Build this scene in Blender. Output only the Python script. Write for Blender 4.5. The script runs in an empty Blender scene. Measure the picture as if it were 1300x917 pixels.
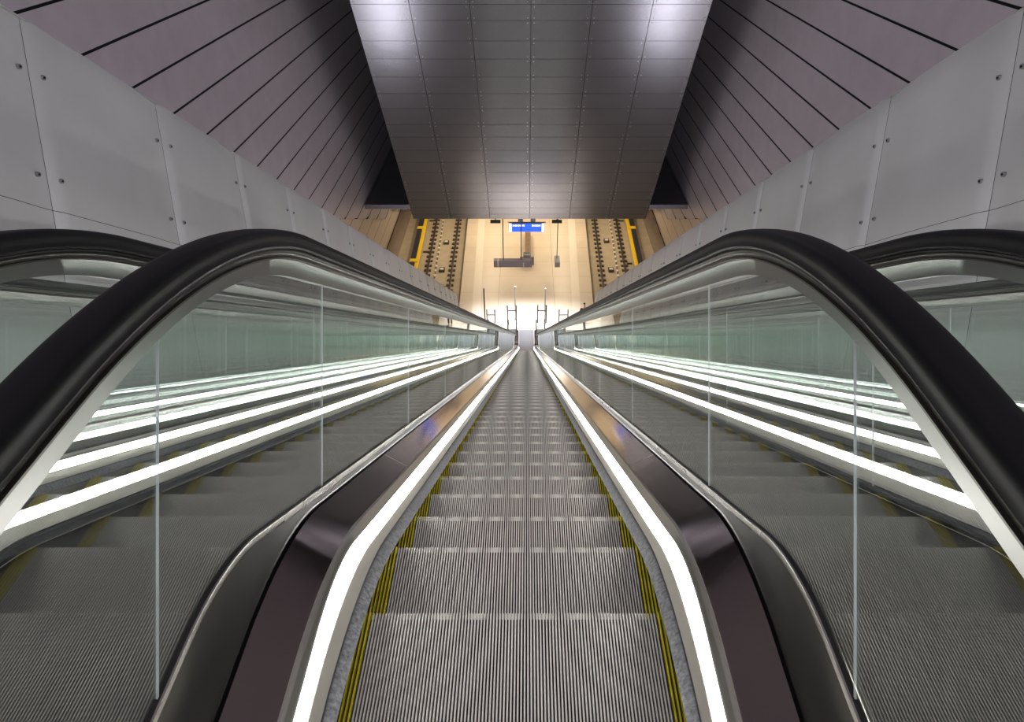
import bpy, bmesh, math, random
from math import sin, cos, tan, radians, pi, sqrt, asin, atan2
random.seed(7)
S = bpy.context.scene
C = S.collection

# ------------------------------------------------------------------ camera, light, exposure
TH = radians(35)                      # slope of the escalators
CT, ST, TT = cos(TH), sin(TH), tan(TH)
F = 867.0                             # focal length in pixels of the 1300 wide frame
VX, VY = 669.0, 430.0                 # where the axis along the slope meets the frame
CX = 0.04                             # camera sits 4 cm right of the centre line
ZC = 26.57                            # camera height over the platform floor

def E(x, v, w):
    """slope coordinates (across, square to the slope, down the slope) to world"""
    return (x, w*CT + v*ST, ZC + v*CT - w*ST)

cam = bpy.data.cameras.new('camera'); camo = bpy.data.objects.new('camera', cam); C.objects.link(camo)
camo.location = (CX, 0, ZC); camo.rotation_euler = (radians(90)-TH, 0, 0)
cam.sensor_width = 36; cam.lens = F/1300*36
cam.shift_x = -(VX-650)/1300; cam.shift_y = -(458.5-VY)/1300
cam.clip_start = 0.02; cam.clip_end = 400
S.camera = camo

S.view_settings.view_transform = 'Standard'; S.view_settings.look = 'None'
S.view_settings.gamma = 1; S.view_settings.use_curve_mapping = False
S.view_settings.exposure = 0.0
S.cycles.use_denoising = True
S.cycles.max_bounces = 14; S.cycles.glossy_bounces = 10; S.cycles.transparent_max_bounces = 32
S.cycles.diffuse_bounces = 3; S.cycles.transmission_bounces = 8
S.cycles.sample_clamp_indirect = 6

W = bpy.data.worlds.new('world'); S.world = W; W.use_nodes = True
W.node_tree.nodes['Background'].inputs[0].default_value = (0.80, 0.80, 0.86, 1)
W.node_tree.nodes['Background'].inputs[1].default_value = 0.05

def area(name, loc, aim, sx, sy, power, col=(1, 1, 1), spread=180):
    l = bpy.data.lights.new(name, 'AREA'); l.shape = 'RECTANGLE'; l.size = sx; l.size_y = sy
    l.energy = power; l.color = col; l.spread = radians(spread)
    o = bpy.data.objects.new(name, l); C.objects.link(o); o.location = loc
    from mathutils import Vector
    d = Vector(aim)-Vector(loc); o.rotation_euler = d.to_track_quat('-Z', 'Y').to_euler()
    return o
WARM = (1.0, 0.83, 0.61)
COOL = (0.93, 0.92, 1.0)
# unseen area light added above and behind the viewer to brighten the shaft
area('shaft_fill', (0, -3.0, ZC+6.5), (0, 14, ZC-6), 9, 2.0, 450, (.98, .97, 1.0))
# lamps lying in the troughs between the leaning walls and the boarded shaft walls
for sx in (-1, 1):
    for wa in (8.0, 14.5, 21.0, 27.5, 34.0):
        a_ = E(sx*8.9, -.6, wa); b_ = E(sx*8.5, 6.0, wa+1.5)
        area('trough_light', a_, b_, 1.6, 6.4, 520, (.93, .89, 1.0))
        area('wall_fill', E(sx*10.0, 4.0, wa-4.0), E(-sx*3.0, 1.3, wa-5.5), 0.5, 6.4, 36, (.97, .98, 1.0), 120)  # added fill, hidden from view, brightens the opposite leaning wall
# warm lights in the platform hall
for sx in (-1, 1):
    area('hall_light', (sx*3.4, 54, 6.6), (sx*3.4, 54, 0), 0.5, 24, 720, WARM)
    area('hall_light', (sx*8.6, 54, 6.6), (sx*9.0, 54, 0), 0.5, 24, 600, WARM)
# white lights that wash the foot of the escalators
area('foot_light', (0, 40.6, 6.0), (0, 39.6, 0), 5.5, 0.5, 580, (.84, .86, 1.0), 70)

# ------------------------------------------------------------------ materials
def nodes(m):
    m.use_nodes = True; nt = m.node_tree; return nt, nt.nodes['Principled BSDF']
def mat(name, col, rough=0.5, metal=0.0, noise=0.0, nscale=8.0, stretch=(1, 1, 1), bump=0.0, rvar=0.0, ior=1.5, spec=0.5):
    m = bpy.data.materials.new(name); nt, b = nodes(m)
    b.inputs['Base Color'].default_value = (*col, 1); b.inputs['Roughness'].default_value = rough
    b.inputs['Metallic'].default_value = metal; b.inputs['IOR'].default_value = ior
    b.inputs['Specular IOR Level'].default_value = spec
    if noise or bump or rvar:
        tc = nt.nodes.new('ShaderNodeTexCoord'); mp = nt.nodes.new('ShaderNodeMapping')
        mp.inputs['Scale'].default_value = stretch
        nz = nt.nodes.new('ShaderNodeTexNoise'); nz.inputs['Scale'].default_value = nscale; nz.inputs['Detail'].default_value = 5
        nt.links.new(tc.outputs['Object'], mp.inputs[0]); nt.links.new(mp.outputs[0], nz.inputs['Vector'])
        if noise:
            mr = nt.nodes.new('ShaderNodeMapRange'); mr.inputs[3].default_value = 1-noise; mr.inputs[4].default_value = 1+noise
            mr.inputs[1].default_value = .3; mr.inputs[2].default_value = .7
            mx = nt.nodes.new('ShaderNodeVectorMath'); mx.operation = 'SCALE'; mx.inputs[0].default_value = col
            nt.links.new(nz.outputs['Fac'], mr.inputs[0]); nt.links.new(mr.outputs[0], mx.inputs['Scale'])
            nt.links.new(mx.outputs[0], b.inputs['Base Color'])
        if rvar:
            mr = nt.nodes.new('ShaderNodeMapRange'); mr.inputs[3].default_value = max(.02, rough-rvar); mr.inputs[4].default_value = rough+rvar
            nt.links.new(nz.outputs['Fac'], mr.inputs[0]); nt.links.new(mr.outputs[0], b.inputs['Roughness'])
        if bump:
            bp = nt.nodes.new('ShaderNodeBump'); bp.inputs['Strength'].default_value = bump; bp.inputs['Distance'].default_value = .01
            nt.links.new(nz.outputs['Fac'], bp.inputs['Height']); nt.links.new(bp.outputs[0], b.inputs['Normal'])
    return m
def emis(name, col, k):
    m = bpy.data.materials.new(name); nt, b = nodes(m)
    b.inputs['Base Color'].default_value = (*col, 1)
    b.inputs['Emission Color'].default_value = (*col, 1); b.inputs['Emission Strength'].default_value = k
    return m
def glass(name, tint, ior=1.52):
    m = bpy.data.materials.new(name); m.use_nodes = True; nt = m.node_tree; nt.nodes.clear()
    out = nt.nodes.new('ShaderNodeOutputMaterial'); mix = nt.nodes.new('ShaderNodeMixShader')
    tr = nt.nodes.new('ShaderNodeBsdfTransparent'); gl = nt.nodes.new('ShaderNodeBsdfGlossy')
    tr.inputs[0].default_value = (*tint, 1); gl.inputs['Roughness'].default_value = 0.0
    gl.inputs[0].default_value = (0.96, 1.0, 0.98, 1)
    fr = nt.nodes.new('ShaderNodeFresnel'); ge = nt.nodes.new('ShaderNodeNewGeometry')
    mr = nt.nodes.new('ShaderNodeMapRange'); mr.inputs[3].default_value = ior; mr.inputs[4].default_value = 1/ior
    nt.links.new(ge.outputs['Backfacing'], mr.inputs[0]); nt.links.new(mr.outputs[0], fr.inputs[0])
    nt.links.new(fr.outputs[0], mix.inputs[0]); nt.links.new(tr.outputs[0], mix.inputs[1]); nt.links.new(gl.outputs[0], mix.inputs[2])
    nt.links.new(mix.outputs[0], out.inputs[0])
    return m

M = dict(
    cleat=mat('ridged_aluminium', (.74, .705, .65), .42, .4, noise=.10, nscale=5),
    groove=mat('groove_dark', (.020, .020, .020), .7),  # near-black base below the step ridges, also on the pan
    yellow=mat('yellow_paint', (.66, .55, .02), .5, noise=.15, nscale=20),
    riser=mat('riser_metal', (.14, .14, .14), .5, .5),
    black=mat('black_plastic', (.006, .006, .006), .6),
    rubber=mat('handrail_rubber', (.0045, .0043, .005), .5, spec=.22),
    guide=mat('guide_metal', (.10, .097, .088), .34, .85),
    steel=mat('brushed_steel', (.40, .395, .375), .28, 1.0, rvar=.05, nscale=6, stretch=(1, .2, .2)),
    cap=mat('satin_cap', (.27, .27, .26), .30, 1.0), skirt=mat('skirt_metal', (.20, .205, .215), .38, .8, noise=.2, nscale=30, stretch=(1, 1, 12)),
    housing=mat('light_housing', (.52, .50, .44), .35, .6),
    deck=mat('brown_steel', (.195, .167, .158), .085, .92, noise=.05, nscale=3, rvar=.01),
    outdeck=mat('dark_steel', (.10, .10, .095), .35, .8),
    plinth=mat('plinth_steel', (.055, .053, .05), .33, .7),
    lamp=emis('white_light', (1, .99, .96), 25.0),
    glass=glass('green_glass', (.968, .984, .977), 1.9),
    edge=mat('glass_edge', (.75, .80, .80), .2), bristle=mat('brush_bristle', (.22, .225, .24), .5, .3, noise=.5, nscale=55, stretch=(.1, 2, 2)),
    wall=mat('grey_panel', (.60, .60, .605), .42, .45, noise=.05, nscale=1.3, rvar=.05),
    screw=mat('screw_steel', (.30, .30, .30), .3, .9),
    plank=mat('mauve_panel', (.385, .35, .368), .45, .25, noise=.05, nscale=1.2),
    warmlit=mat('panel_warm_lit', (.46, .38, .30), .45, .2, noise=.05, nscale=1.2),  # same boards as the mauve ones, warm hall light put into the colour
    gap=mat('dark_gap', (.006, .006, .006), .8),
    slab=mat('anthracite_panel', (.18, .18, .19), .27, .85, noise=.04, nscale=.7),
    floor=mat('cream_floor', (.56, .46, .33), .35, noise=.05, nscale=.5, rvar=.1),
    track=mat('track_concrete', (.42, .34, .22), .7, noise=.08, nscale=1.5),
    rail=mat('rusty_rail', (.09, .06, .045), .5, .5),
    fast=mat('fastener', (.06, .045, .035), .6),
    pale=mat('pale_clip', (.75, .66, .50), .5),
    yel3=mat('yellow_cover', (.85, .55, .02), .4),
    dark=mat('dark_casing', (.045, .045, .055), .4, .3),
    grey=mat('grey_casing', (.17, .16, .16), .45, .3),
    lightpost=mat('pale_post', (.42, .38, .33), .5), plate=mat('plate_steel', (.105, .10, .095), .5, .3),
    wood=mat('bench_wood', (.19, .12, .06), .5, noise=.25, nscale=6, stretch=(8, .5, 1)),
    blue=emis('blue_backlight', (.02, .10, .80), .9),
    white=emis('white_backlight', (1, 1, 1), 1.2),
    base=mat('wall_base', (.26, .20, .17), .18, .5, noise=.3, nscale=.8, stretch=(1, 1, .15)),
    skin=mat('skin', (.55, .36, .27), .5), hair=mat('dark_hair', (.015, .012, .01), .5),
    coat=mat('dark_coat', (.03, .03, .035), .8), trousers=mat('brown_trousers', (.16, .12, .09), .8),
    shoe=mat('shoe_leather', (.02, .02, .02), .5),
)

# ------------------------------------------------------------------ mesh helpers
class MB:
    def __init__(self): self.v = []; self.f = []; self.mi = []
    def quad(self, a, b, c, d, mi=0):
        n = len(self.v); self.v += [a, b, c, d]; self.f.append((n, n+1, n+2, n+3)); self.mi.append(mi)
    def box(self, x0, x1, y0, y1, z0, z1, mi=0):
        n = len(self.v)
        self.v += [(x0, y0, z0), (x1, y0, z0), (x1, y1, z0), (x0, y1, z0), (x0, y0, z1), (x1, y0, z1), (x1, y1, z1), (x0, y1, z1)]
        for q in ((0, 3, 2, 1), (4, 5, 6, 7), (0, 1, 5, 4), (1, 2, 6, 5), (2, 3, 7, 6), (3, 0, 4, 7)):
            self.f.append(tuple(n+i for i in q)); self.mi.append(mi)
    def loft(self, rows, closed=False, mi=0, caps=False):
        n = len(self.v); k = len(rows[0])
        for r in rows: self.v += r
        for i in range(len(rows)-1):
            for j in range(k if closed else k-1):
                a = n+i*k+j; b = n+i*k+(j+1) % k
                self.f.append((a, b, b+k, a+k)); self.mi.append(mi)
        if caps and closed:
            self.f.append(tuple(n+j for j in range(k))); self.mi.append(mi)
            self.f.append(tuple(n+(len(rows)-1)*k+j for j in reversed(range(k)))); self.mi.append(mi)
    def tube(self, p, q, r, seg=12, mi=0):
        from mathutils import Vector
        p = Vector(p); q = Vector(q); d = (q-p).normalized()
        a = d.orthogonal().normalized(); b = d.cross(a)
        rows = [[tuple(o+a*r*cos(2*pi*i/seg)+b*r*sin(2*pi*i/seg)) for i in range(seg)] for o in (p, q)]
        self.loft(rows, True, mi, True)
    def build(self, name, mats, parent=None, smooth=False, bevel=0, origin=None):
        me = bpy.data.meshes.new(name)
        vs = self.v
        if origin: vs = [(a-origin[0], b-origin[1], c-origin[2]) for a, b, c in vs]
        me.from_pydata(vs, [], self.f)
        for m in (mats if isinstance(mats, (list, tuple)) else [mats]): me.materials.append(m)
        for p, i in zip(me.polygons, self.mi): p.material_index = i; p.use_smooth = smooth
        bm = bmesh.new(); bm.from_mesh(me); bmesh.ops.recalc_face_normals(bm, faces=bm.faces); bm.to_mesh(me); bm.free()
        o = bpy.data.objects.new(name, me); C.objects.link(o)
        if parent: o.parent = parent
        if origin and not parent: o.location = origin
        elif origin: o.location = tuple(origin[i]-parent.location[i] for i in range(3))
        if smooth:
            md = o.modifiers.new('es', 'EDGE_SPLIT'); md.split_angle = radians(40)
        if bevel:
            b = o.modifiers.new('bevel', 'BEVEL'); b.width = bevel; b.segments = 2; b.limit_method = 'ANGLE'
        return o
def tag(o, label, cat, group=None, kind=None):
    if label: o['label'] = label
    if cat: o['category'] = cat
    if group: o['group'] = group
    if kind: o['kind'] = kind
    return o
def struct(o, label=None): 
    o['kind'] = 'structure'
    if label: o['label'] = label
    return o
def empty(name, loc, label, cat, group=None):
    o = bpy.data.objects.new(name, None); C.objects.link(o); o.location = loc; o.empty_display_size = .2
    return tag(o, label, cat, group)
def copy_tree(o, parent=None):
    c = o.copy(); C.objects.link(c); c.parent = parent
    for ch in list(o.children): copy_tree(ch, c)
    return c

# ------------------------------------------------------------------ slope curves: v as a function of w
WB = 45.2
def curve(w, v0, w0, R, wb=WB, R2=2.2):
    """straight along the slope, easing to level above w0 and below wb"""
    if w < w0:
        d = w0-w
        if d < R*ST: return v0 - (R - sqrt(R*R-d*d))
        return v0 - R*(1-CT) - (d-R*ST)*TT
    b = wb - R2*tan(TH/2)
    if w > b:
        d = w-b
        if d < R2*ST: return v0 + (R2 - sqrt(R2*R2-d*d))
        return v0 + R2*(1-CT) + (d-R2*ST)*TT
    return v0
def wsamples(a, b):
    ws = []; w = a
    while w < 3.2: ws.append(w); w += .03
    while w < 43.4: ws.append(w); w += 1.0
    w = 43.4
    while w < b: ws.append(w); w += .15
    ws.append(b); return ws
W0, W1 = -0.7, 46.9
WS = wsamples(W0, W1)
def sweep(mb, prof, sx=1, cx=0, mi=0, closed=False, ws=None, caps=False):
    """prof: list of (x, v0, w0, R)"""
    rows = [[E(cx+sx*x, curve(w, v, w0, R), w) for (x, v, w0, R) in prof] for w in (ws or WS)]
    mb.loft(rows, closed, mi, caps)

# ------------------------------------------------------------------ one escalator (built on the centre line)
ESC = empty('escalator', E(0, -.9, 3.0),
            'middle escalator, running straight down from below the viewer, black handrails on both sides', 'escalator', 'parallel escalators')
P_NS = (2.55, 1.25); P_SK = (2.53, 1.50); P_LB = (2.30, 1.08); P_LT = (2.19, .72); P_RM = (2.35, 1.15); P_DK = (2.33, 1.10); P_PL = (1.80, .70); P_CAPB = (2.05, 1.60); P_CAPT = (2.08, 1.70)
TXR = 0.06; HALF = .505
# step
def step_parts():
    m = MB(); pit = .0096; n = int((HALF-TXR)*2/pit); x = -n*pit/2
    D = .436
    for i in range(n):
        a = x+i*pit+.0022; b = a+.0046
        m.box(a, b, -D, .014, -.012, 0, 0)
    m.quad((-HALF+.001, -D, -.0115), (HALF-.001, -D, -.0115), (HALF-.001, 0, -.0115), (-HALF+.001, 0, -.0115), 1)
    y = MB()
    for i in range(5):
        a = HALF-TXR+.001+i*.012; y.box(a, a+.0048, -D, .016, -.012, .003, 0)
    y2 = MB()
    for i in range(5):
        a = HALF-TXR+.001+i*.012; y2.box(-a-.0048, -a, -D, .016, -.012, .003, 0)
    r = MB(); rows = []
    for k in range(7):
        t = k/6; rows.append([(-HALF+.001, -.001-.05*sin(t*pi/2)**2, -.012-t*.24), (HALF-.001, -.001-.05*sin(t*pi/2)**2, -.012-t*.24)])
    r.loft(rows)
    return m, y, y2, r
nose = lambda w: curve(w, -.79, *P_NS)
# walk the nose line
PITCH = .4364
path = []; w = -2.0; ds = .004; prev = (w, nose(w)); s = 0; ref = None
while w < 49:
    w += ds; p = (w, nose(w)); s += sqrt((p[0]-prev[0])**2+(p[1]-prev[1])**2); prev = p; path.append((s, p))
    if ref is None and w >= 2.545: ref = s
def at_s(s):
    i = min(range(0, len(path)), key=lambda i: abs(path[i][0]-s)) if False else None
    lo, hi = 0, len(path)-1
    while hi-lo > 1:
        mid = (lo+hi)//2
        if path[mid][0] < s: lo = mid
        else: hi = mid
    return path[lo][1]
m, y, y2, r = step_parts()
st0 = None
NST = 99
for k in range(-2, NST-2):
    w, v = at_s(ref+k*PITCH)
    X, Y, Z = E(0, v, w)
    loc = (X-ESC.location[0], Y-ESC.location[1], Z-ESC.location[2])
    if st0 is None:
        st0 = m.build('step', [M['cleat'], M['groove']], ESC); st0.location = loc
        y.build('yellow_edge', M['yellow'], st0); y2.build('yellow_edge', M['yellow'], st0); r.build('riser', M['riser'], st0)
    else:
        c = copy_tree(st0, ESC); c.location = loc
last_w = w
def epart(mb, name, mats, smooth=True):
    o = mb.build(name, mats, None, smooth)
    o.data.transform(__import__('mathutils').Matrix.Translation((-ESC.location[0], -ESC.location[1], -ESC.location[2])))
    o.parent = ESC; return o
JOINTS = [-0.62, 0.28, 1.32, 2.38, 4.12] 
while JOINTS[-1] < 45: JOINTS.append(JOINTS[-1]+1.86)
JOINTS[-1] = 46.3
for sx in (-1, 1):
    a = MB(); sweep(a, [(.513, -1.03, *P_SK), (.513, -.765, *P_SK), (.500, -.750, *P_SK), (.479, -.7445, *P_SK), (.4795, -.742, *P_SK), (.4845, -.7415, *P_SK)], sx)
    a_o = epart(a, 'skirt_panel', M['skirt'])
    a = MB(); sweep(a, [(.4785, -.7435, *P_SK), (.472, -.748, *P_SK), (.451, -.775, *P_SK), (.456, -.777, *P_SK), (.480, -.755, *P_SK), (.500, -.752, *P_SK)], sx)
    epart(a, 'safety_brush', M['bristle'])
    a = MB(); sweep(a, [(.479, -.7425, *P_SK), (.497, -.745, *P_SK), (.497, -.738, *P_SK), (.486, -.737, *P_SK)], sx)
    epart(a, 'shadow_gap', M['black'])
    a = MB(); sweep(a, [(.4845, -.7375, *P_SK), (.4815, -.735, *P_SK), (.4815, -.689, *P_LB), (.4825, -.685, *P_LB), (.486, -.685, *P_LB), (.501, -.701, *P_LB)], sx)
    sweep(a, [(.508, -.646, *P_LT), (.512, -.642, *P_LT), (.530, -.630, *P_RM), (.534, -.626, *P_RM), (.545, -.626, *P_RM)], sx)
    lh = epart(a, 'light_housing', M['housing'])
    a = MB(); sweep(a, [(.501, -.699, *P_LB), (.5045, -.672, 2.245, .9), (.508, -.646, *P_LT)], sx, ws=[w for w in WS if w < 45.3])
    ls = epart(a, 'light_strip', M['lamp'])
    # inner deck in long sheets with hairline joints
    k0 = MB(); edges = [W0, 1.2] + [3.35+3.1*i for i in range(14)] + [W1]
    for i in range(len(edges)-1):
        seg = [edges[i]+.002] + [w for w in WS if edges[i]+.01 < w < edges[i+1]-.01] + [edges[i+1]-.002]
        rows = []
        for w in seg:
            lo, hi = curve(w, -.627, *P_RM), curve(w, -.568, *P_DK)
            rows.append([E(sx*(.545+.115*t/6), lo+(hi-lo)*t/6, w) for t in range(7)])
        k0.loft(rows)
    epart(k0, 'inner_deck', M['deck'])
    a = MB(); sweep(a, [(.66, -.570, *P_DK), (.668, -.585, *P_DK), (.672, -.575, *P_DK), (.672, -.548, *P_DK)], sx)
    epart(a, 'shadow_gap', M['black'])
    a = MB(); sweep(a, [(.6715, -.62, *P_DK), (.6715, -.535, *P_PL), (.664, -.528, *P_PL), (.664, -.514, *P_PL), (.684, -.514, *P_PL), (.690, -.535, *P_PL), (.690, -.62, *P_DK)], sx)
    epart(a, 'glass_plinth', M['plinth'])
    a = MB(); sweep(a, [(.6625, -.532, *P_PL), (.6600, -.524, *P_PL), (.6625, -.512, *P_PL), (.6665, -.510, *P_PL)], sx)
    epart(a, 'base_trim', M['steel'])
    # glass
    for i in range(len(JOINTS)-1):
        g0, g1 = JOINTS[i]+.0015, JOINTS[i+1]-.0015
        n = max(2, int((g1-g0)/(.06 if g0 < 3 or g1 > 43 else 1.0)))
        a = MB(); rows = []
        for t in range(n+1):
            w = g0+(g1-g0)*t/n
            lo = curve(w, -.516, *P_PL); hi = curve(w, .2, *P_CAPB)
            rows.append([E(sx*.672, lo, w), E(sx*.672, hi, w), E(sx*.6765, hi, w), E(sx*.6765, lo, w)])
        a.loft(rows, True)
        f_n = len(a.f)
        for e in (rows[0], rows[-1]): a.quad(*e, mi=1)
        epart(a, 'glass_panel', [M['glass'], M['edge']], smooth=False)
    # steel cap, guide and handrail
    a = MB(); sweep(a, [(.661, .184, *P_CAPB), (.661, .240, *P_CAPT), (.656, .246, *P_CAPT), (.692, .246, *P_CAPT), (.687, .240, *P_CAPT), (.687, .184, *P_CAPB)], sx, closed=True, caps=True,
                    ws=[w for w in WS if w < 46.4])
    epart(a, 'steel_cap', M['cap'])
    HV = .292
    pts = [(w, curve(w, HV, 2.15, 2.0)) for w in WS if w <= 46.6]
    (wa, va), (wb_, vb) = pts[0], pts[-1]
    def loop(p, q, sgn, rad=.30):
        # half turn from level, curling down under the balustrade end
        dx, dy = p[0]-q[0], p[1]-q[1]; L = sqrt(dx*dx+dy*dy); t = (dx/L, dy/L)
        nrm = (-t[1], t[0]) if (-t[1]*0+t[0]*1) < 0 else (t[1], -t[0])
        out = []
        for i in range(1, 15):
            an = i/14*pi*1.02
            out.append((p[0]+t[0]*rad*sin(an)+nrm[0]*rad*(1-cos(an)), p[1]+t[1]*rad*sin(an)+nrm[1]*rad*(1-cos(an))))
        e = out[-1]; out.append((e[0]-t[0]*.35, e[1]-t[1]*.35))
        return out
    full = list(reversed(loop(pts[0], pts[1], 1))) + pts + loop(pts[-1], pts[-2], 1)
    def framed(sec, nm, mt, caps=True):
        rows = []
        for i, (w, v) in enumerate(full):
            p = full[max(0, i-1)]; q = full[min(len(full)-1, i+1)]
            dx, dy = q[0]-p[0], q[1]-p[1]; L = sqrt(dx*dx+dy*dy)+1e-9; n_ = (-dy/L, dx/L)
            rows.append([E(sx*(.674)+x, v+n_[1]*n, w+n_[0]*n) for (x, n) in sec])
        a = MB(); a.loft(rows, True, 0, True); return epart(a, nm, mt)
    half = [(0, .028), (.018, .0275), (.031, .0255), (.0385, .0205), (.042, .013), (.0425, .005), (.0405, -.003), (.0405, -.012), (.0425, -.019), (.0395, -.025), (.031, -.026), (.024, -.020), (.024, -.012)]
    framed(half + [(-x, n) for x, n in reversed(half[1:])], 'handrail', M['rubber'])
    g = [(.022, -.014), (.022, -.026), (.033, -.028), (.034, -.032), (.030, -.035), (.025, -.038), (.023, -.043), (.024, -.047), (.031, -.050), (.031, -.054), (.012, -.056)]
    framed(g + [(-x, n) for x, n in reversed(g)], 'handrail_guide', M['guide'])
# pan under the steps, comb and landing plates
a = MB(); sweep(a, [(-.515, -1.12, *P_NS), (.515, -1.12, *P_NS)]); epart(a, 'truss_pan', M['groove'])
wt, vt = at_s(ref-3*PITCH-.02)
a = MB()
def flat(mb, wa, wb2, dv, x=.50, mi=0, n=2):
    rows = [[E(-x, nose(wa+(wb2-wa)*t/n)+dv, wa+(wb2-wa)*t/n), E(x, nose(wa+(wb2-wa)*t/n)+dv, wa+(wb2-wa)*t/n)] for t in range(n+1)]
    mb.loft(rows, mi=mi)
flat(a, W0, wt, .004); epart(a, 'landing_plate', M['plate'])
a = MB(); flat(a, wt-.16, wt+.03, .010); epart(a, 'comb_plate', M['yellow'])
a = MB(); flat(a, last_w-.02, last_w+.12, .010); epart(a, 'comb_plate', M['yellow'])
a = MB(); flat(a, last_w+.10, W1+.3, .004); epart(a, 'landing_plate', M['plate'])
for sx, lb in ((-1, 'left escalator beyond the glass, between the middle escalator and the left grey wall'),
               (1, 'right escalator beyond the glass, between the middle escalator and the right grey wall')):
    c = copy_tree(ESC, None); c.location = (sx*1.92, ESC.location[1], ESC.location[2]); c['label'] = lb

# ------------------------------------------------------------------ structure of the shaft
for i, (x0, x1) in enumerate(((.692, 1.228), (-1.228, -.692), (2.612, 2.80), (-2.80, -2.612))):
    a = MB(); sweep(a, [(x0, -.535, *P_PL), (x1, -.535, *P_PL)])
    sweep(a, [(x0, -.90, *P_PL), (x1, -.90, *P_PL)])
    o = a.build('trim_%d' % (i+1), M['outdeck']); struct(o, 'dark steel cover strip between balustrades')

# unseen trough floors behind the leaning walls, added to stop and bounce light
for sx in (-1, 1):
    a = MB(); rows = [[E(sx*3.1, -1.0, w), E(sx*10.7, -1.0, w), E(sx*10.7, -1.2, w), E(sx*3.1, -1.2, w)] for w in (0, 32.1)]
    a.loft(rows, True, 0, True); struct(a.build('trim_%d' % (5 if sx < 0 else 6), M['plank']))

# side cladding of the outer escalators below the end of the leaning walls
for sx in (-1, 1):
    a = MB(); rows = []
    for w in [32.2+.4*i for i in range(37)]:
        p = E(sx*2.79, curve(w, -.54, *P_PL), w); rows.append([p, (p[0], p[1], 0.0)])
    a.loft(rows); struct(a.build('trim_%d' % (7 if sx < 0 else 8), M['wall']))

# leaning grey panel walls
def wall_x(v): return 2.79+.176*(v+.5)
VT = 2.10
for sx, nm in ((-1, 'wall_left'), (1, 'wall_right')):
    vt_ = VT if sx < 0 else 2.16
    a = MB(); k = 0
    seams = [4.46+1.63*i for i in range(-4, 27)]
    seams = [s_ for s_ in seams if s_ < 33]
    dvs = [(-.95, .834), (.838, vt_)]
    for i in range(len(seams)-1):
        s0, s1 = seams[i]+.003, seams[i+1]-.003
        for (v0, v1) in dvs:
            rows = []
            for j in range(25):
                t = j/24; w = s0+(s1-s0)*t
                dish = .012*(1-(2*t-1)**6) - .006*sin(t*pi)     # sheets pulled in by their fixings at the seams
                dish += .032*math.exp(-((t-1)/.16)**2) + .032*math.exp(-(t/.03)**2)
                rows.append([E(sx*(wall_x(v0)+dish), v0, w), E(sx*(wall_x((v0+v1)/2)+dish), (v0+v1)/2, w), E(sx*(wall_x(v1)+dish), v1, w)])
            a.loft(rows)
    # backing, coping and back face
    rows = [[E(sx*(wall_x(-.95)+.07), -.95, w), E(sx*(wall_x(vt_)+.07), vt_-.012, w), E(sx*(wall_x(vt_)+.30), vt_-.012, w), E(sx*(wall_x(-.95)+.35), -.95, w)] for w in (seams[0], seams[-1])]
    a.loft(rows, True, 1, True)
    rows = [[E(sx*(wall_x(vt_)+.004), vt_-.006, w), E(sx*(wall_x(vt_)+.31), vt_+.0, w)] for w in (seams[0], seams[-1])]
    a.loft(rows)
    wl = a.build(nm, [M['wall'], M['gap']], smooth=True); struct(wl)
    b = MB()
    for s_ in seams:
        for v in (1.74, 1.05):
            for dw in (-.095, .095):
                x = wall_x(v)+(.026 if dw < 0 else .006)
                P = E(sx*(x-.012), v, s_+dw); Q = E(sx*(x+.03), v, s_+dw)
                b.tube(P, Q, .017, 12)
                b.tube(E(sx*(x-.016), v, s_+dw), Q, .009, 6, 1)
    b.build('screw_row', [M['screw'], M['gap']], wl)

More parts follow.
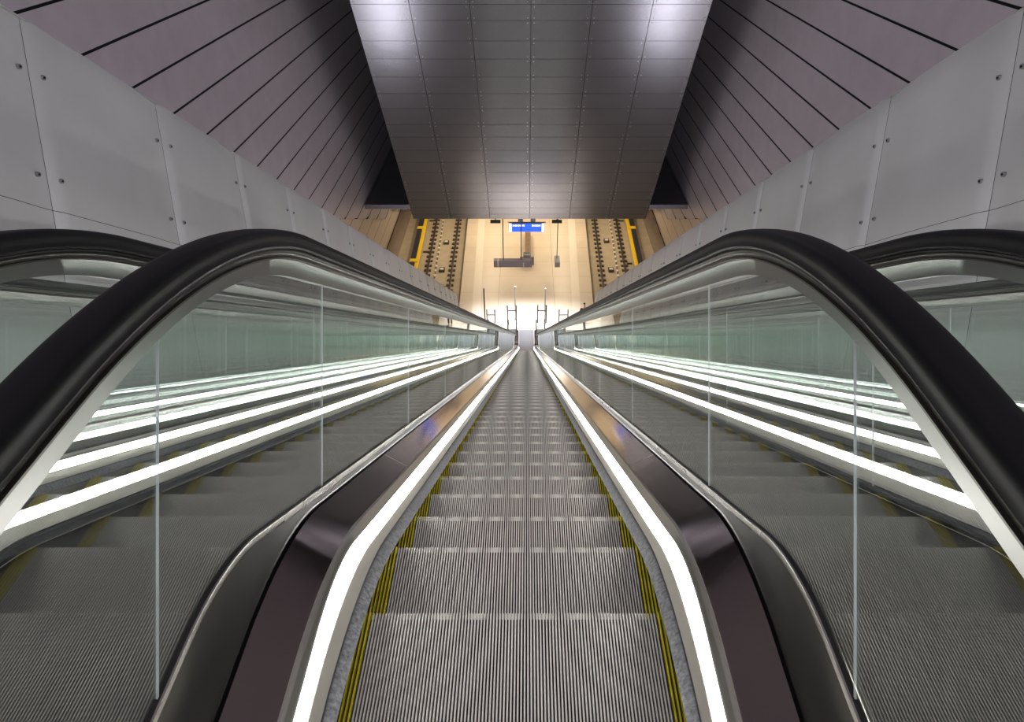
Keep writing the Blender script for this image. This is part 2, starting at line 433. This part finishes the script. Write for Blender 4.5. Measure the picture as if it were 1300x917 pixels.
# outer shaft walls: one boarded wall, split in shape where warm hall light begins
GX = 10.75
def px_on_x(x, yv, X):
    w = (X)*F/(VX-x); v = (VY-yv)/F*w; return (w*CT+v*ST, ZC+v*CT-w*ST)
edge_pts = [px_on_x(x, yv, GX+CX) for x, yv in ((380, 278), (440, 278), (489, 278), (497, 266), (519, 266), (548, 266))]  # cut follows the edge of the warm light
def edge_z(Y):
    if Y <= edge_pts[0][0]: return edge_pts[0][1]+(edge_pts[0][0]-Y)*.46
    for (y0, z0), (y1, z1) in zip(edge_pts, edge_pts[1:]):
        if y0 <= Y <= y1: return z0+(z1-z0)*(Y-y0)/(y1-y0)
    return edge_pts[-1][1]-(Y-edge_pts[-1][0])*.46
BH = .14*(GX)*CT
Z0 = ZC-.439*GX*CT
for sx, nm in ((-1, 'wall_shaft_left'), (1, 'wall_shaft_right')):
    a = MB()
    YE = 66.0
    ys = [-6+i*1.0 for i in range(73)] + [p[0] for p in edge_pts]; ys = sorted(y_ for y_ in ys if y_ < YE)
    for k in range(-12, 24):
        zt = Z0-k*BH-.035; zb = Z0-(k+1)*BH+.035
        for y0, y1 in zip(ys, ys[1:]):
            e0, e1 = edge_z(y0), edge_z(y1)
            if e0 >= zt and e1 >= zt: continue
            b0, b1 = max(zb, e0), max(zb, e1)
            if b0 >= zt: b0 = zt
            if b1 >= zt: b1 = zt
            a.quad((sx*GX, y0, b0), (sx*GX, y1, b1), (sx*GX, y1, zt), (sx*GX, y0, zt), 0)
    for y0, y1 in zip(ys, ys[1:]):
        e0, e1 = edge_z(y0)-.01, edge_z(y1)-.01
        a.quad((sx*(GX+.05), y0, e0), (sx*(GX+.05), y1, e1), (sx*(GX+.05), y1, ZC+10), (sx*(GX+.05), y0, ZC+10), 1)
        a.quad((sx*GX, y0, e0+.01), (sx*GX, y1, e1+.01), (sx*(GX+.25), y1, e1+.01), (sx*(GX+.25), y0, e0+.01), 0)
    struct(a.build(nm, [M['plank'], M['gap']]))
    a = MB()
    for k in range(2, 26):
        zt = Z0-k*BH-.02; zb = max(Z0-(k+1)*BH+.02, 1.6)
        if zt < 1.6: break
        a.quad((sx*11.0, 10, zb), (sx*11.0, 110, zb), (sx*11.0, 110, zt), (sx*11.0, 10, zt), 0)
    a.quad((sx*11.05, 10, -1.3), (sx*11.05, 110, -1.3), (sx*11.05, 110, ZC-4), (sx*11.05, 10, ZC-4), 1)
    a.quad((sx*11.0, 10, -1.2), (sx*11.0, 110, -1.2), (sx*10.93, 110, 1.58), (sx*10.93, 10, 1.58), 2)
    struct(a.build('wall_hall_left' if sx < 0 else 'wall_hall_right', [M['warmlit'], M['gap'], M['base']]))

# sloping slab ceiling of panels
WE = 45.0; TS = (770-VY)/F           # slab falls faster than the escalators
V0 = (VY-278)/F*WE + TS*WE
HWS = 147.5/F*WE; XS = 672-VX
XC_S = CX + 3.3/F*WE
def slab_pt(x, w, off=0): return E(x, V0-TS*w+off, w)
wl_ = []; 
for yv in (278, 272, 264, 254, 244, 233, 219, 206, 191, 174, 158, 138, 119, 98, 75, 52, 26): wl_.append(F*V0/(770-yv))
while wl_[-1] > 20: wl_.append(wl_[-1]-.80)
cols = [-1.0, -.675, -.34, 0, .34, .675, 1.0]
a = MB(); scr = MB()
for i in range(len(wl_)-1):
    w1, w0_ = wl_[i]-.008, wl_[i+1]+.008
    for j in range(6):
        x0, x1 = XC_S+cols[j]*HWS+.012, XC_S+cols[j+1]*HWS-.012
        t = random.uniform(-.002, .002)
        a.quad(slab_pt(x0, w0_, t), slab_pt(x1, w0_, -t), slab_pt(x1, w1, t), slab_pt(x0, w1, -t), 0)
        for (x, w) in ((x0+.13, w0_+.12), (x1-.13, w0_+.12), (x0+.13, w1-.12), (x1-.13, w1-.12)):
            scr.tube(slab_pt(x, w, -.012), slab_pt(x, w, .01), .022, 6)
rows = [[slab_pt(XC_S-HWS, w, .02), slab_pt(XC_S+HWS, w, .02), slab_pt(XC_S+HWS, w, .9), slab_pt(XC_S-HWS, w, .9)] for w in (wl_[-1], wl_[0])]
a.loft(rows, True, 1, True)
cl = struct(a.build('ceiling', [M['slab'], M['gap']]))
scr.build('panel_screws', M['steel'], cl)
# level ceiling of the hall beyond the slab and a roof over the shaft
_, YSE, ZSE = slab_pt(0, WE)
a = MB(); a.box(-11, 11, YSE+.9, 110, ZSE+.3, ZSE+.6); struct(a.build('ceiling_hall', M['slab']))
a = MB(); a.box(-11, 11, -6, 42, ZC+10, ZC+10.3); struct(a.build('ceiling_shaft', M['plank']))
a = MB(); a.box(-11, 11, -6.3, -6, ZC-6, ZC+10); struct(a.build('wall_back', M['wall']))
a = MB(); _, YL, ZL = E(0, curve(W0, -.79, *P_NS), W0)
a.box(-10.7, 10.7, -6, YL+.02, ZL-.3, ZL); struct(a.build('floor_landing', M['outdeck']))

# ------------------------------------------------------------------ platform hall
def floor_px(dx, y, z=0.0):
    """half offset in pixels at row y -> (x offset, Y) on the level z"""
    r = (VY-y)/F; w = (ZC-z)/(ST-CT*r); v = r*w
    return dx/F*w, w*CT+v*ST
def ext(p, q, Y): t = (Y-p[1])/(q[1]-p[1]); return p[0]+(q[0]-p[0])*t
YF0 = E(0, curve(W1, -.79, *P_NS), W1)[1]
pe1, pe2 = floor_px(74.5, 280), floor_px(84, 376)
ex = lambda Y: ext(pe1, pe2, Y)
a = MB()
Y0, Y1 = 26, 108
TRZ = -1.2
def pl(y0, y1, z, x0f, x1f, mi=0): a.quad((x0f(y0), y0, z), (x1f(y0), y0, z), (x1f(y1), y1, z), (x0f(y1), y1, z), mi)
pl(Y0, Y1, 0, lambda Y: -ex(Y), lambda Y: ex(Y))
for s in (-1, 1):
    a.quad((s*ex(Y0), Y0, 0), (s*ex(Y1), Y1, 0), (s*(ex(Y1)-.02), Y1, TRZ), (s*(ex(Y0)-.02), Y0, TRZ), 1)
    a.quad((s*(ex(Y0)-.02), Y0, -.12), (s*(ex(Y1)-.02), Y1, -.12), (s*(ex(Y1)-.02), Y1, TRZ), (s*(ex(Y0)-.02), Y0, TRZ), 2)
a.quad((-ex(Y0), Y0, TRZ), (ex(Y0), Y0, TRZ), (ex(Y0), Y0, 0), (-ex(Y0), Y0, 0), 1)
fl = struct(a.build('floor', [M['floor'], M['track'], M['gap']]))
# floor markings: pale line by the edge and expansion joints
a = MB()
for s in (-1, 1):
    for o1, o2 in ((.95, 1.55),):
        a.quad((s*(ex(Y0)-o2), Y0, .004), (s*(ex(Y0)-o1), Y0, .004), (s*(ex(Y1)-o1), Y1, .004), (s*(ex(Y1)-o2), Y1, .004), 0)
    xj = floor_px(33.5, 350)[0]
    a.box(s*xj-.012, s*xj+.012, 40.5, Y1, 0, .004, 1)
for i in range(24):
    a.box(-ex(44+i*2.4)+.05, ex(44+i*2.4)-.05, 44+i*2.4, 44.008+i*2.4, 0, .003, 1)
mk = a.build('floor_marking', [mat('pale_tile', (.66, .57, .43), .4), mat('joint', (.25, .19, .13), .7)], fl)
a = MB(); a.box(-11, 11, 20, 110, TRZ-.2, TRZ); struct(a.build('floor_track', M['track']))
a = MB(); a.box(-11, 11, 110, 110.3, TRZ, ZSE+.6); struct(a.build('wall_far', M['warmlit']))

r_out = [floor_px(114.2, 283, TRZ), floor_px(125, 341, TRZ)]
r_in = [floor_px(86.4, 283, TRZ), floor_px(94.3, 341, TRZ)]
r_cb = [floor_px(105.8, 283, TRZ), floor_px(115.2, 345, TRZ)]
YR0, YR1 = 41, 76
clip = None
for s, side in ((-1, 'left'), (1, 'right')):
    for (pq, which) in ((r_out, 'outer'), (r_in, 'inner')):
        f = lambda Y: s*ext(pq[0], pq[1], Y)
        a = MB(); rows = []
        for Y in (YR0, YR1):
            x = f(Y); z = TRZ+.04
            rows.append([(x+px, Y, z+pz) for px, pz in ((-.08, 0), (-.08, .015), (-.018, .03), (-.015, .11), (-.045, .13), (-.045, .165), (.045, .165), (.045, .13), (.015, .11), (.018, .03), (.08, .015), (.08, 0))])
        a.loft(rows, True, 0, True)
        ro = a.build('track_rail', M['rail'], origin=(f(YR0), YR0, TRZ))
        tag(ro, '%s rail of the %s track, dark and rusty, with a row of fasteners' % ({'outer': 'wall-side', 'inner': 'platform-side'}[which], side), 'rail', 'running rails on the track beds')
        n = 0; Y = YR0+.4; first = None
        while Y < YR1-.3:
            for d in (-.20, .20):
                if first is None:
                    b = MB(); b.box(-.09, .09, -.12, .12, -.035, .05); b.tube((0, 0, .05), (0, 0, .11), .035, 8)
                    first = b.build('rail_fastener', M['fast'], ro); q = first
                else:
                    q = first.copy(); C.objects.link(q); q.parent = ro
                q.location = (f(Y)+d-ro.location[0], Y-ro.location[1], .04)
            Y += .80
    # line of pale cable clips between the rails
    b = empty('cable_run', (s*ext(*r_cb, YR0), YR0, TRZ), 'thin cable with pale clips between the rails of the %s track' % side, 'cable', 'cables on the track beds')
    m_ = MB(); m_.tube((s*ext(*r_cb, YR0), YR0, TRZ+.05), (s*ext(*r_cb, YR1), YR1, TRZ+.05), .03, 8); m_.build('cable', M['fast'], b, origin=b.location)
    first = None; Y = YR0+.3
    while Y < YR1-.2:
        if first is None:
            q_ = MB(); q_.box(-.075, .075, -.14, .14, -.04, .07); first = q_.build('cable_clip', M['pale'], b); q = first
        else: q = first.copy(); C.objects.link(q); q.parent = b
        q.location = (s*ext(*r_cb, Y)-b.location[0], Y-YR0, .05); Y += .8
    # small boxes on the track bed
    for j, (hx, yv) in enumerate(((104, 309), (110.5, 344))):
        x, Y = floor_px(hx, yv, TRZ)
        if s > 0 and j == 0: Y += .3
        x = s*(ext(*r_in, Y)+ (ext(*r_out, Y)-ext(*r_in, Y))*.40)
        q_ = MB(); q_.box(x-.22, x+.22, Y-.28, Y+.28, TRZ, TRZ+.20); q_.box(x-.14, x+.14, Y-.20, Y+.05, TRZ+.20, TRZ+.26, 1)
        o = q_.build('track_box', [M['fast'], M['pale']], origin=(x, Y, TRZ), bevel=.01)
        tag(o, 'small dark box between the rails of the %s track, the %s of two' % (side, ('farther', 'nearer')[j]), 'box', 'boxes on the track beds')
    # yellow covered third rail
    t1, t2 = floor_px(128, 281, TRZ+.35), floor_px(139.2, 334, TRZ+.35)
    g = lambda Y: s*ext(t1, t2, Y)
    tr = empty('third_rail', (g(YR0), YR0, TRZ), 'yellow covered power rail beside the wall of the %s track' % side, 'rail', 'yellow power rails')
    m_ = MB(); rows = [[(g(Y)+px*s, Y, TRZ+pz) for px, pz in ((-.16, .30), (-.16, .40), (-.10, .44), (.12, .44), (.16, .40), (.16, .30), (.10, .28), (-.10, .28))] for Y in (YR0, YR1)]
    m_.loft(rows, True, 0, True); m_.build('cover', M['yel3'], tr, origin=tr.location)
    m_ = MB(); rows = [[(g(Y)+px*s, Y, TRZ+pz) for px, pz in ((.18, .02), (.18, .5), (.55, .5), (.55, .02))] for Y in (YR0, YR1)]
    m_.loft(rows, True, 0, True); m_.build('power_rail', M['dark'], tr, origin=tr.location)
    for Y in ((50.3 if s < 0 else 48.2), 56.5, 62.5):
        m_ = MB(); m_.box(g(Y)-.35+s*.25, g(Y)+.35+s*.25, Y-.25, Y+.25, TRZ, TRZ+.55); m_.build('bracket', M['yel3'], tr, origin=tr.location, bevel=.03)
        m_ = MB(); m_.box(min(g(Y)-s*.2, g(Y)-s*.62), max(g(Y)-s*.2, g(Y)-s*.62), Y+2.3, Y+2.42, TRZ, TRZ+.12); m_.build('tie_arm', M['fast'], tr, origin=tr.location)

# hanging things: place by a pixel ray and a height
def ray(x, y, z):
    r = (VY-y)/F; w = (ZC-z)/(ST-CT*r); v = r*w
    return (CX+(x-VX)/F*w, w*CT+v*ST, z), w
HC = ZSE+.3
def hang(px, mb_parent, x, y, z0, z1, nm='hanger', r=.03):
    m_ = MB(); m_.tube((x, y, z0), (x, y, z1), r, 10); return m_.build(nm, M['dark'], mb_parent, origin=mb_parent.location)
# blue direction sign
(x, y, z), w = ray(668.7, 289, 4.5); hw = 22/F*w
sg = empty('direction_sign', (x, y, z), 'blue lit direction sign with white ends hanging under the edge of the dark ceiling', 'sign')
m_ = MB(); m_.box(x-hw, x+hw, y, y+.18, z-.34, z+.34); m_.build('casing', M['dark'], sg, origin=sg.location, bevel=.01)
m_ = MB(); m_.box(x-hw*.86, x+hw*.86, y-.02, y-.004, z-.33, z+.33); m_.build('blue_panel', M['blue'], sg, origin=sg.location)
for s in (-1, 1):
    m_ = MB(); m_.box(min(x+s*hw*.865, x+s*hw), max(x+s*hw*.865, x+s*hw), y-.02, y-.004, z-.33, z+.33); m_.build('white_end', M['white'], sg, origin=sg.location)
m_ = MB()
xx = x-hw*.80
for wd in (.10, .05, .16, .05, .12, .20, .06, .13): m_.box(xx, xx+wd*.62, y-.03, y-.021, z+.10, z+.24); xx += wd*.62+.045
xx = x+hw*.30
for wd in (.14, .06, .10, .18, .06, .10): m_.box(xx, xx+wd*.62, y-.03, y-.021, z+.10, z+.24); xx += wd*.62+.045
m_.build('lettering', M['white'], sg, origin=sg.location)
m_ = MB(); m_.tube((x-hw-.12, y+.06, z+.40), (x+hw+.12, y+.06, z+.40), .03, 10); m_.build('top_bar', M['dark'], sg, origin=sg.location)
for s in (-1, 1):
    hang(None, sg, x+s*hw*.45, y+.06, z+.38, HC)
    m_ = MB(); m_.box(x+s*hw*.36-.18, x+s*hw*.36+.18, y+.02, y+.2, z+.44, z+.66); m_.build('bracket_box', M['grey'], sg, origin=sg.location, bevel=.01)
# long grey display
(x, y, z), w = ray(651, 333.5, 2.35); hw = 24/F*w
ds = empty('information_display', (x, y, z), 'long dark grey display case hanging on thin rods over the platform', 'display')
m_ = MB(); m_.box(x-hw, x+hw, y-.22, y+.22, z-.28, z+.25); m_.build('casing', mat('plum_grey_casing', (.11, .095, .11), .5), ds, origin=ds.location, bevel=.02)
m_ = MB(); m_.box(x-hw+.28, x-hw+.34, y-.235, y+.235, z-.285, z+.26); m_.box(x+hw-.62, x+hw-.57, y-.235, y+.1, z-.285, z+.12); m_.build('pale_band', M['lightpost'], ds, origin=ds.location)
for px in (639.3, 661.8): hang(None, ds, ray(px, 333, z)[0][0], y, z+.2, HC, r=.035)
# small sign seen edge-on
(x, y, z), w = ray(707.3, 332, 2.35)
ss = empty('platform_sign', (x, y, z), 'small grey sign seen edge-on, hanging on one thin rod on the right', 'sign')
m_ = MB(); m_.box(x-.19, x+.19, y-.55, y+.55, z-.2, z+.2); m_.build('casing', M['grey'], ss, origin=ss.location, bevel=.02)
hang(None, ss, x-.02, y+.1, z+.18, HC)
# dark fittings right under the ceiling edge
for px, lb in ((629, 'left of the blue sign'), (707, 'right of the blue sign')):
    (x, y, z), w = ray(px, 281.5, 6.6)
    q_ = MB(); q_.box(x-.34, x+.34, y-.1, y+.1, z-.08, z+.10); q_.tube((x, y, z+.1), (x, y, HC), .03, 8)
    o = q_.build('speaker_box', M['black'], origin=(x, y, z), bevel=.01)
    tag(o, 'small black ceiling fitting just under the dark ceiling edge, ' + lb, 'fitting', 'black fittings at the ceiling edge')
# bench and bin
xa, ya = ray(670.2, 323, .45)[0][:2]; xb, yb = ray(670, 293, .45)[0][:2]
bn = empty('bench', (xa, (ya+yb)/2, 0), 'long narrow wooden bench along the middle of the platform below the blue sign', 'bench')
m_ = MB()
for i in range(3): m_.box(xa-.24+i*.165, xa-.24+i*.165+.145, ya, yb, .40, .45)
m_.build('seat', M['wood'], bn, origin=bn.location)
n = 5
for i in range(n):
    yy = ya+.3+(yb-ya-.6)*i/(n-1); m_ = MB(); m_.box(xa-.20, xa+.20, yy-.04, yy+.04, 0, .40); m_.build('leg', M['dark'], bn, origin=bn.location)
(x, y, z), w = ray(669, 328, .9); y = ya-.75
lb_ = empty('litter_bin', (x, y, 0), 'grey litter bin with a dark slot at the near end of the bench', 'bin')
m_ = MB(); m_.box(x-.30, x+.30, y-.28, y+.28, 0.05, .92); m_.box(x-.26, x+.26, y-.24, y+.24, 0, .05); m_.build('body', M['grey'], lb_, origin=lb_.location, bevel=.03)
m_ = MB(); m_.box(x-.22, x+.22, y-.02, y+.16, .915, .93); m_.build('slot', M['black'], lb_, origin=lb_.location)
for s in (-1, 1):
    m_ = MB(); m_.box(min(x+s*.31, x+s*.55), max(x+s*.31, x+s*.55), y-.30, y-.22, .05, .75); m_.build('side_flap', M['grey'], lb_, origin=lb_.location)

# posts and frames at the foot of the escalators
def post(px, wy, h, mt, lb, r=.05):
    Y = wy*1.0; w_eff = (Y*CT) + (ZC)*ST     # distance along the axis of a floor point at Y
    x = CX+(px-VX)/F*w_eff
    o = empty('signal_post', (x, Y, 0), lb, 'post', 'posts at the foot of the escalators')
    m_ = MB(); m_.tube((x, Y, 0), (x, Y, h), r, 12); m_.build('pole', mt, o, origin=o.location)
    m_ = MB(); m_.tube((x, Y, 0), (x, Y, .02), r*2.2, 16); m_.build('base_plate', M['steel'], o, origin=o.location)
    if px == 654.3: m_ = MB(); m_.box(x-r-.01, x+r+.01, Y-r-.01, Y+r+.01, h, h+.06); m_.build('head', mt, o, origin=o.location, bevel=.01)
YB = 40.3
post(615.8, YB, 2.55, M['dark'], 'tall thin black post beyond the left escalator foot')
post(654.3, YB, 2.65, M['lightpost'], 'tall thin cream post just left of the middle escalator foot')
post(691.6, YB, 2.55, M['lightpost'], 'tall thin cream post just right of the middle escalator foot')
def frame(pxa, pxb, Y, h, mt, lb):
    w_eff = Y*CT+ZC*ST; xa = CX+(pxa-VX)/F*w_eff; xb = CX+(pxb-VX)/F*w_eff
    o = empty('barrier_frame', ((xa+xb)/2, Y, 0), lb, 'barrier', 'low barriers at the foot of the escalators')
    for x in (xa, xb):
        m_ = MB(); m_.box(x-.045, x+.045, Y-.05, Y+.05, 0, h); m_.build('upright', mt, o, origin=o.location, bevel=.01)
    m_ = MB(); m_.box(xa+.045, xb-.045, Y-.03, Y+.03, h-.48, h-.42); m_.build('crossbar', M['dark'], o, origin=o.location)
frame(644.5, 655.8, 39.9, 1.45, M['grey'], 'grey barrier frame left of the middle escalator foot')
frame(682.5, 693.2, 39.9, 1.45, M['dark'], 'dark barrier frame right of the middle escalator foot')
frame(709.5, 720.5, 39.9, 1.10, M['grey'], 'low grey barrier frame at the foot of the right escalator')
frame(618.5, 628.5, 39.9, 1.10, M['grey'], 'low grey barrier frame at the foot of the left escalator')

# ------------------------------------------------------------------ person far below on the platform
def person(x, y, z):
    o = empty('person', (x, y, z), 'person in a dark coat and brown trousers standing beyond the right escalator foot', 'person')
    def skin(name, verts, edges, rad, mt, parent):
        me = bpy.data.meshes.new(name); me.from_pydata(verts, edges, []); ob = bpy.data.objects.new(name, me); C.objects.link(ob)
        ob.parent = parent; me.materials.append(mt)
        md = ob.modifiers.new('skin', 'SKIN'); md.use_smooth_shade = True
        for sv, r_ in zip(me.skin_vertices[0].data, rad): sv.radius = (r_[0], r_[1])
        me.skin_vertices[0].data[0].use_root = True
        sb = ob.modifiers.new('sub', 'SUBSURF'); sb.levels = 1; sb.render_levels = 1
        return ob
    V = [(0, 0, .95), (0, 0, 1.12), (0, .01, 1.38), (0, 0, 1.50), (0, -.02, 1.60), (0, -.025, 1.72)]
    R = [(.14, .10), (.13, .09), (.16, .10), (.055, .055), (.075, .09), (.065, .085)]
    Ed = [(0, 1), (1, 2), (2, 3), (3, 4), (4, 5)]
    for s in (-1, 1):
        n = len(V); V += [(s*.18, .01, 1.41), (s*.24, .03, 1.14), (s*.25, -.03, .90), (s*.25, -.05, .80)]
        R += [(.055, .055), (.042, .042), (.032, .03), (.03, .018)]; Ed += [(2, n), (n, n+1), (n+1, n+2), (n+2, n+3)]
        for q, dx in enumerate((-.024, -.008, .008, .024)):
            m2 = len(V); V += [(s*.25+dx, -.055, .765), (s*.25+dx*1.1, -.062, .715-.006*abs(q-1.4))]; R += [(.009, .009), (.007, .007)]; Ed += [(n+3, m2), (m2, m2+1)]
        m2 = len(V); V += [(s*.215, -.075, .79), (s*.21, -.09, .755)]; R += [(.010, .010), (.008, .008)]; Ed += [(n+3, m2), (m2, m2+1)]
        n = len(V); V += [(s*.09, 0, .88), (s*.10, -.02, .50), (s*.10, .02, .10), (s*.11, -.12, .04)]
        R += [(.085, .09), (.058, .06), (.042, .045), (.04, .03)]; Ed += [(0, n), (n, n+1), (n+1, n+2), (n+2, n+3)]
    body = skin('body', V, Ed, R, M['skin'], o)
    CV = [(0, 0, .78), (0, 0, 1.12), (0, .01, 1.36), (0, 0, 1.47)]; CR = [(.19, .15), (.165, .125), (.19, .125), (.08, .08)]; CE = [(0, 1), (1, 2), (2, 3)]
    for s in (-1, 1):
        n = len(CV); CV += [(s*.185, .01, 1.40), (s*.245, .03, 1.14), (s*.255, -.03, .88)]; CR += [(.07, .07), (.06, .06), (.05, .05)]; CE += [(2, n), (n, n+1), (n+1, n+2)]
    skin('coat', CV, CE, CR, M['coat'], o)
    TV = [(0, 0, .92)]; TR = [(.15, .12)]; TE = []
    for s in (-1, 1):
        n = len(TV); TV += [(s*.09, 0, .82), (s*.10, -.02, .50), (s*.10, .02, .10)]; TR += [(.10, .10), (.075, .075), (.065, .065)]; TE += [(0, n), (n, n+1), (n+1, n+2)]
    skin('trousers', TV, TE, TR, M['trousers'], o)
    for s in (-1, 1): skin('shoe', [(s*.10, .04, .045), (s*.105, -.06, .045), (s*.11, -.16, .035)], [(0, 1), (1, 2)], [(.048, .045), (.05, .04), (.042, .03)], M['shoe'], o)
    skin('hair', [(0, .03, 1.66), (0, .03, 1.76), (0, -.02, 1.805)], [(0, 1), (1, 2)], [(.075, .06), (.085, .08), (.06, .06)], M['hair'], o)
    m_ = MB(); m_.box(-.012, .012, -.125, -.10, 1.655, 1.70)
    for s in (-1, 1): m_.box(s*.032-.012, s*.032+.012, -.112, -.10, 1.70, 1.712, 1)
    m_.box(-.022, .022, -.110, -.095, 1.62, 1.628, 1)
    f_ = m_.build('face', [M['skin'], M['hair']], o)
    return o
YP = 39.6; weff = YP*CT+ZC*ST
person(CX+(741.5-VX)/F*(weff-.7), YP, 0)
